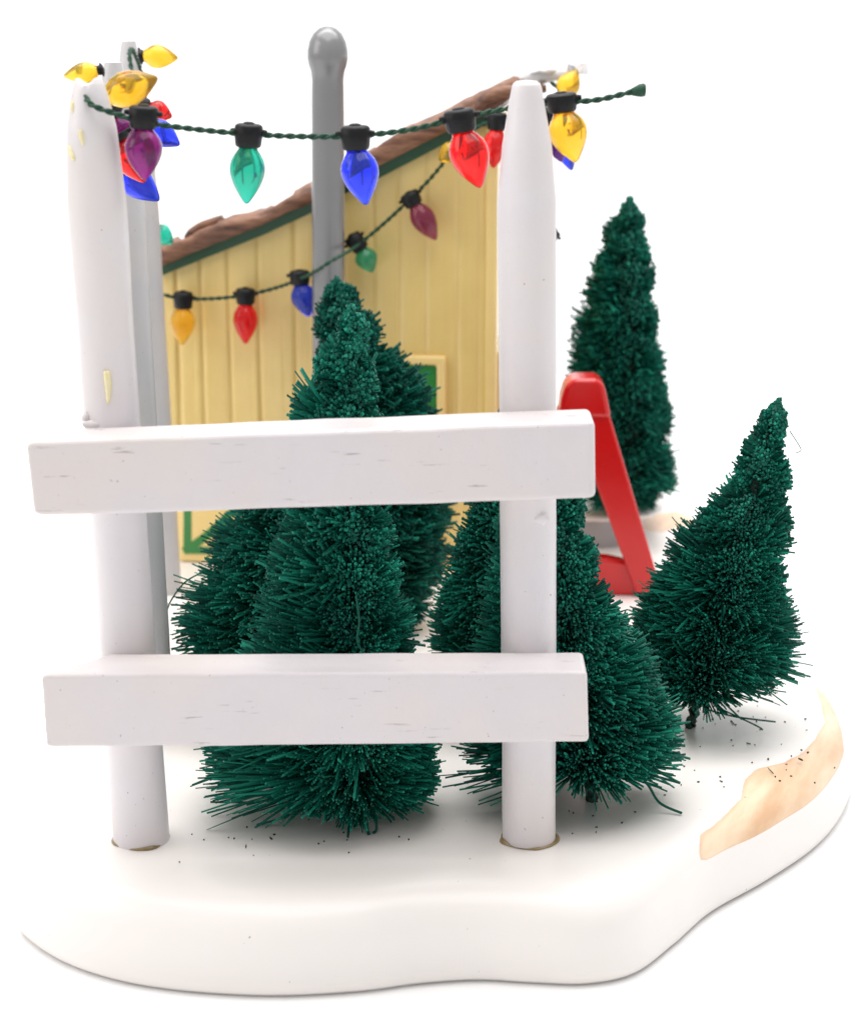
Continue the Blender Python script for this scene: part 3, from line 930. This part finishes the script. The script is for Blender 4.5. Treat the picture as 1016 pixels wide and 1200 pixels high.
# B: left tree behind the rails
fB, tB, pB = pxprof((330, 838), (372, 440), None, None, [(830, 240, 420), (790, 205, 450), (745, 200, 455), (700, 206, 450), (660, 226, 445), (625, 250, 440), (600, 270, 432), (550, 305, 420), (500, 335, 405), (460, 358, 388), (440, 368, 376)])
sB = [([fB + Vector((-1.6, -.2, 3.6)), fB + Vector((-2.1, -.3, 3.35)), fB + Vector((-2.45, -.3, 2.9)), fB + Vector((-2.6, -.3, 2.5))], .02)]
bristle_tree(B, fB, tB, pB, 11000, 37, 'spreading tree in front of the low green-braced door of the shack', strays=sB, layers=8, thick=.034, ragged=.26)
# D: front right tree behind the right post
fD, tD, pD = pxprof((694, 938), (622, 430), None, None, [(936, 545, 780), (920, 533, 812), (900, 529, 818), (875, 530, 812), (840, 536, 800), (790, 548, 782), (740, 556, 752), (700, 560, 720), (650, 565, 697), (600, 572, 686), (550, 583, 668), (500, 595, 650), (460, 606, 640), (430, 617, 627)])
sD = [([fD + Vector((.8, -.3, .75)), fD + Vector((1.1, -.45, .55)), fD + Vector((1.35, -.6, .2)), fD + Vector((1.8, -.75, .03))], .03)]
bristle_tree(B, fD, tD, pD, 13000, 41, 'leaning tree behind the right post, its short trunk showing below the rail', strays=sD, layers=8, crown0=.085, droop=(10, 26), shift=.05, flat=.75)
# D2: tree behind it to the left
fG, tG, pG = pxprof((590, 850), (600, 440), None, None, [(840, 525, 655), (800, 500, 670), (750, 494, 668), (700, 499, 664), (650, 516, 656), (600, 540, 648), (550, 560, 638), (500, 576, 626), (460, 590, 612), (440, 597, 604)])
bristle_tree(B, fG, tG, pG, 10000, 53, 'tree filling the gap to the left of the right fence post', layers=9)
# E: right leaning tree
fE, tE, pE = pxprof((808, 852), (913, 468), None, None, [(844, 745, 910), (832, 742, 952), (815, 738, 958), (795, 738, 954), (760, 738, 948), (722, 737, 941), (700, 745, 940), (680, 762, 938), (650, 784, 934), (620, 806, 933), (590, 832, 933), (560, 856, 934), (530, 870, 930), (500, 882, 928), (480, 896, 924), (468, 909, 917)])
sE = [([fE + Vector((.3, -.3, .55)), fE + Vector((1.0, -.4, .4)), fE + Vector((1.9, -.4, .28))], .022),
      ([fE + Vector((.5, -.2, .6)), fE + Vector((1.4, -.5, .25)), fE + Vector((1.6, -.5, .12))], .02),
      ([at(925, 505, fE.y - .3), at(936, 522, fE.y - .3), at(938, 528, fE.y - .3), at(932, 531, fE.y - .3)], .012)]
bristle_tree(B, fE, tE, pE, 11000, 67, 'leaning tree beside the peach dirt patch with its bare trunk foot showing', strays=sE, layers=6, crown0=.13, droop=(7, 25), thick=.030)
# F: far tall tree on the ledge
fF = atz(730, 597, TOP + 1.03); tF = at(738, 233, fF.y)
_, _, pF = pxprof((730, 597), (738, 233), fF.y, fF.y, [(592, 680, 772), (575, 664, 797), (540, 660, 799), (500, 660, 796), (460, 661, 789), (430, 660, 783), (400, 664, 776), (370, 672, 773), (340, 681, 767), (310, 690, 766), (280, 700, 761), (255, 712, 756), (240, 722, 749), (233, 733, 743)])
bristle_tree(B, fF, tF, pF, 11000, 71, 'tall slim tree standing alone on the grey ledge at the back', layers=9, thick=.034, ragged=.25)

# ------------------------------------------------------------------ light strings
BULB_PROF = [(0, .50), (.05, .56), (.13, .74), (.22, .90), (.32, .985), (.40, 1.0), (.50, .96), (.60, .86), (.70, .72), (.80, .54), (.88, .375), (.94, .25), (.975, .16), (.993, .08), (1.0, .01)]
def bulb(parent, sock_px, base_px, tip_px, Y, colour, hw=21, Yt=None, cup=.79):
    """sock_px: top middle of the socket; base_px: where glass leaves the socket; tip_px: end of the glass"""
    a, b, t = at(*sock_px, Y), at(*base_px, Y), at(*tip_px, Y if Yt is None else Yt)
    s = cmpp(b); d = (b - a); L = d.length; dn = d.normalized()
    w = hw * s
    # socket: ribbed black cup with two cord lugs
    sr = w * cup
    v1, f1 = lathe(a, b, [(0, sr * .74), (L * .04, sr * .90), (L * .12, sr), (L * .5, sr * 1.0), (L * .9, sr * .93), (L * 1.0, sr * .86), (L * 1.06, sr * .6)], 24)
    sx = Vector((0, 0, 0)); X = dn.cross(Vector((0, 1, 0))).normalized()
    c = a + d * .33
    lug = lathe(c - X * sr * 1.3, c + X * sr * 1.3, [(0, sr * .14), (sr * .2, sr * .19), (sr * 2.4, sr * .19), (sr * 2.6, sr * .14)], 12)
    nub = lathe(a + dn * L * .05, a - dn * L * .14, [(0, sr * .42), (L * .10, sr * .38), (L * .14, sr * .24)], 12)
    v, f = merge([(v1, f1), lug, nub])
    so = link('socket', v, f, MAT['socket'], parent); sharp(so, 45)
    g = t - b; GL = g.length
    vv, ff = lathe(b, t, [(GL * k, w * r) for k, r in BULB_PROF], 36)
    bo = link('bulb', vv, ff, BULB[colour], so)
    bo['label'] = {'teal': 'turquoise', 'maroon': 'dark plum'}.get(colour, colour) + ' teardrop bulb'
    return so

def cord(parent, path, r):
    v, f = twisted(catmull(path, 14), r)
    return link('cord', v, f, MAT['cord'], parent)

G = 'strings of coloured bulbs'
# front string
y0 = .15
s1 = thing('string_lights', at(380, 160, .6), 'thick green cord with big coloured bulbs across the top of the front fence', 'string lights', G)
fp = [at(100, 112, .30), at(108, 123, .0), at(135, 133, .12), at(168, 143, .3), at(225, 151, .5), at(290, 157, .7), at(355, 160, .8), at(418, 159, .8), at(480, 152, .9), at(540, 138, 1.1), at(590, 128, 1.35), at(622, 122, 1.45), at(660, 120, 1.25), at(700, 117, 1.2), at(735, 109, 1.2), at(744, 107, 1.2)]
cord(s1, fp, .053)
# frayed, glued end of the cord
v, f = tube([at(740, 108, 1.2), at(745, 107, 1.2), at(750, 106, 1.2), at(755, 105, 1.2), at(756.5, 105, 1.2)], [.07, .10, .125, .125, .09], 9)
link('cord_end', v, f, MAT['cord'], s1)
bulb(s1, (169, 124), (168, 150), (170, 211), .3, 'purple', 22)
bulb(s1, (292, 145), (291, 172), (289, 239), .7, 'teal', 21)
bulb(s1, (416, 147), (417, 175), (429, 240), .8, 'blue', 22.5)
bulb(s1, (537, 128), (541, 154), (563, 220), 1.0, 'red', 23.5)
bulb(s1, (657, 109), (659, 131), (675, 190), 1.25, 'yellow', 23)

# string along the side posts
s2 = thing('string_lights', at(150, 110, 6), 'string of bulbs bunched between the tapered tops of the three posts at one side', 'string lights', G)
def rp(px, py, Y): return at(px, py, Y)
cord(s2, [rp(104, 104, .5), rp(118, 118, 1.4), rp(128, 150, 2.6), rp(132, 160, 3.8), rp(138, 130, 5.2), rp(140, 100, 6.0), rp(150, 125, 8), rp(162, 150, 10.5), rp(166, 130, 13), rp(156, 90, 15), rp(152, 62, 15.6), rp(158, 62, 16.4), rp(168, 100, 17.6), rp(170, 200, 18.0), rp(172, 268, 18.1)], .055)
bulb(s2, (122, 81), (115, 83), (75, 89), 1.6, 'yellow', 12.5, cup=.5)
bulb(s2, (112, 118), (126, 113), (185, 91), 1.3, 'yellow', 21, Yt=1.0)
bulb(s2, (163, 66), (169, 65), (209, 68), 15.9, 'yellow', 14, cup=.55)
bulb(s2, (163, 122), (174, 126), (202, 137), 12.0, 'red', 13)
bulb(s2, (160, 138), (172, 146), (211, 170), 10.5, 'blue', 16)
bulb(s2, (128, 128), (138, 136), (152, 172), 3.4, 'purple', 16)
bulb(s2, (136, 158), (141, 166), (170, 214), 3.0, 'red', 19)
bulb(s2, (126, 182), (138, 194), (187, 235), 4.4, 'blue', 20)
bulb(s2, (172, 262), (180, 268), (203, 285), 18.2, 'teal', 13)

# string hung across the shack wall
wq = lambda px, py, o=.55: atp(px, py, W0 + NRM * o, NRM)
s3 = thing('string_lights', wq(330, 335), 'thin green cord with smaller bulbs drooping across the yellow shack wall', 'string lights', G)
cord(s3, [wq(176, 340, .9), wq(195, 346, .8), wq(215, 350), wq(250, 350), wq(288, 346), wq(325, 337), wq(352, 327, 1.2), wq(372, 317, 2.3), wq(388, 306, 2.45), wq(404, 297, 1.9), wq(422, 285, .8), wq(450, 262), wq(478, 236), wq(500, 214), wq(518, 193), wq(535, 170, .7), wq(558, 150, .8), wq(580, 142, .9), wq(620, 130, .9), wq(645, 120, .9), wq(656, 108, .9), wq(645, 96, .9)], .05)
yb = lambda o, px=400, py=300: wq(px, py, o).y
def wbulb(a, b, t, c, hw, o=.6):
    Y = wq(b[0], b[1], o).y
    return bulb(s3, a, b, t, Y, c, hw)
wbulb((215, 342), (215, 361), (213, 404), 'yellow', 14.5)
wbulb((288, 338), (288, 356), (288, 403), 'red', 14.5)
wbulb((351, 317), (352, 333), (362, 371), 'blue', 15, 1.0)
wbulb((411, 276), (424, 292), (437, 319), 'green', 13.5, .62)
wbulb((478, 226), (486, 240), (511, 281), 'maroon', 14.5)
wbulb((545, 168), (537, 172), (514, 188), 'yellow', 12.5, .9)
wbulb((583, 132), (582, 152), (578, 197), 'red', 15, 1.2)
wbulb((646, 130), (654, 146), (670, 200), 'blue', 15, .9)
wbulb((640, 128), (646, 150), (658, 190), 'purple', 14, 1.6)
wbulb((655, 122), (659, 113), (676, 81), 'yellow', 14, 1.0)
wbulb((650, 268), (640, 280), (622, 306), 'teal', 13, .9)
cord(s3, [wq(645, 118, .9), wq(640, 150, .8), wq(632, 200, .75), wq(638, 245, .8), wq(646, 272, .9)], .05)

# ------------------------------------------------------------------ fallen bits of bristle on the snow
def debris():
    rng = random.Random(9); parts = []
    spots = [(870, 850, 90, 26, 20), (780, 900, 90, 46, 26), (900, 900, 60, 40, 14), (700, 960, 90, 22, 8), (420, 985, 170, 22, 14), (300, 980, 80, 25, 6)]
    for cx, cy, sx, sy, n in spots:
        for _ in range(n):
            p = atz(cx + rng.gauss(0, sx * .55), cy + rng.gauss(0, sy * .5), TOP + .012)
            a = rng.random() * math.pi
            L = rng.choice([.02, .03, .03, .05, .05]) if rng.random() < .93 else rng.uniform(.1, .3)
            dv = Vector((math.cos(a), math.sin(a), rng.uniform(-.02, .1))) * L
            r = rng.uniform(.010, .024)
            parts.append(tube([p - dv * .5, p, p + dv * .5], [r, r * 1.1, r * .7], 5))
    v, f = merge(parts)
    o = link('bristle_debris', v, f, MAT['debris'])
    tag(o, 'tiny dark fallen bristles and specks scattered on the white snow', 'debris', kind='stuff')
debris()
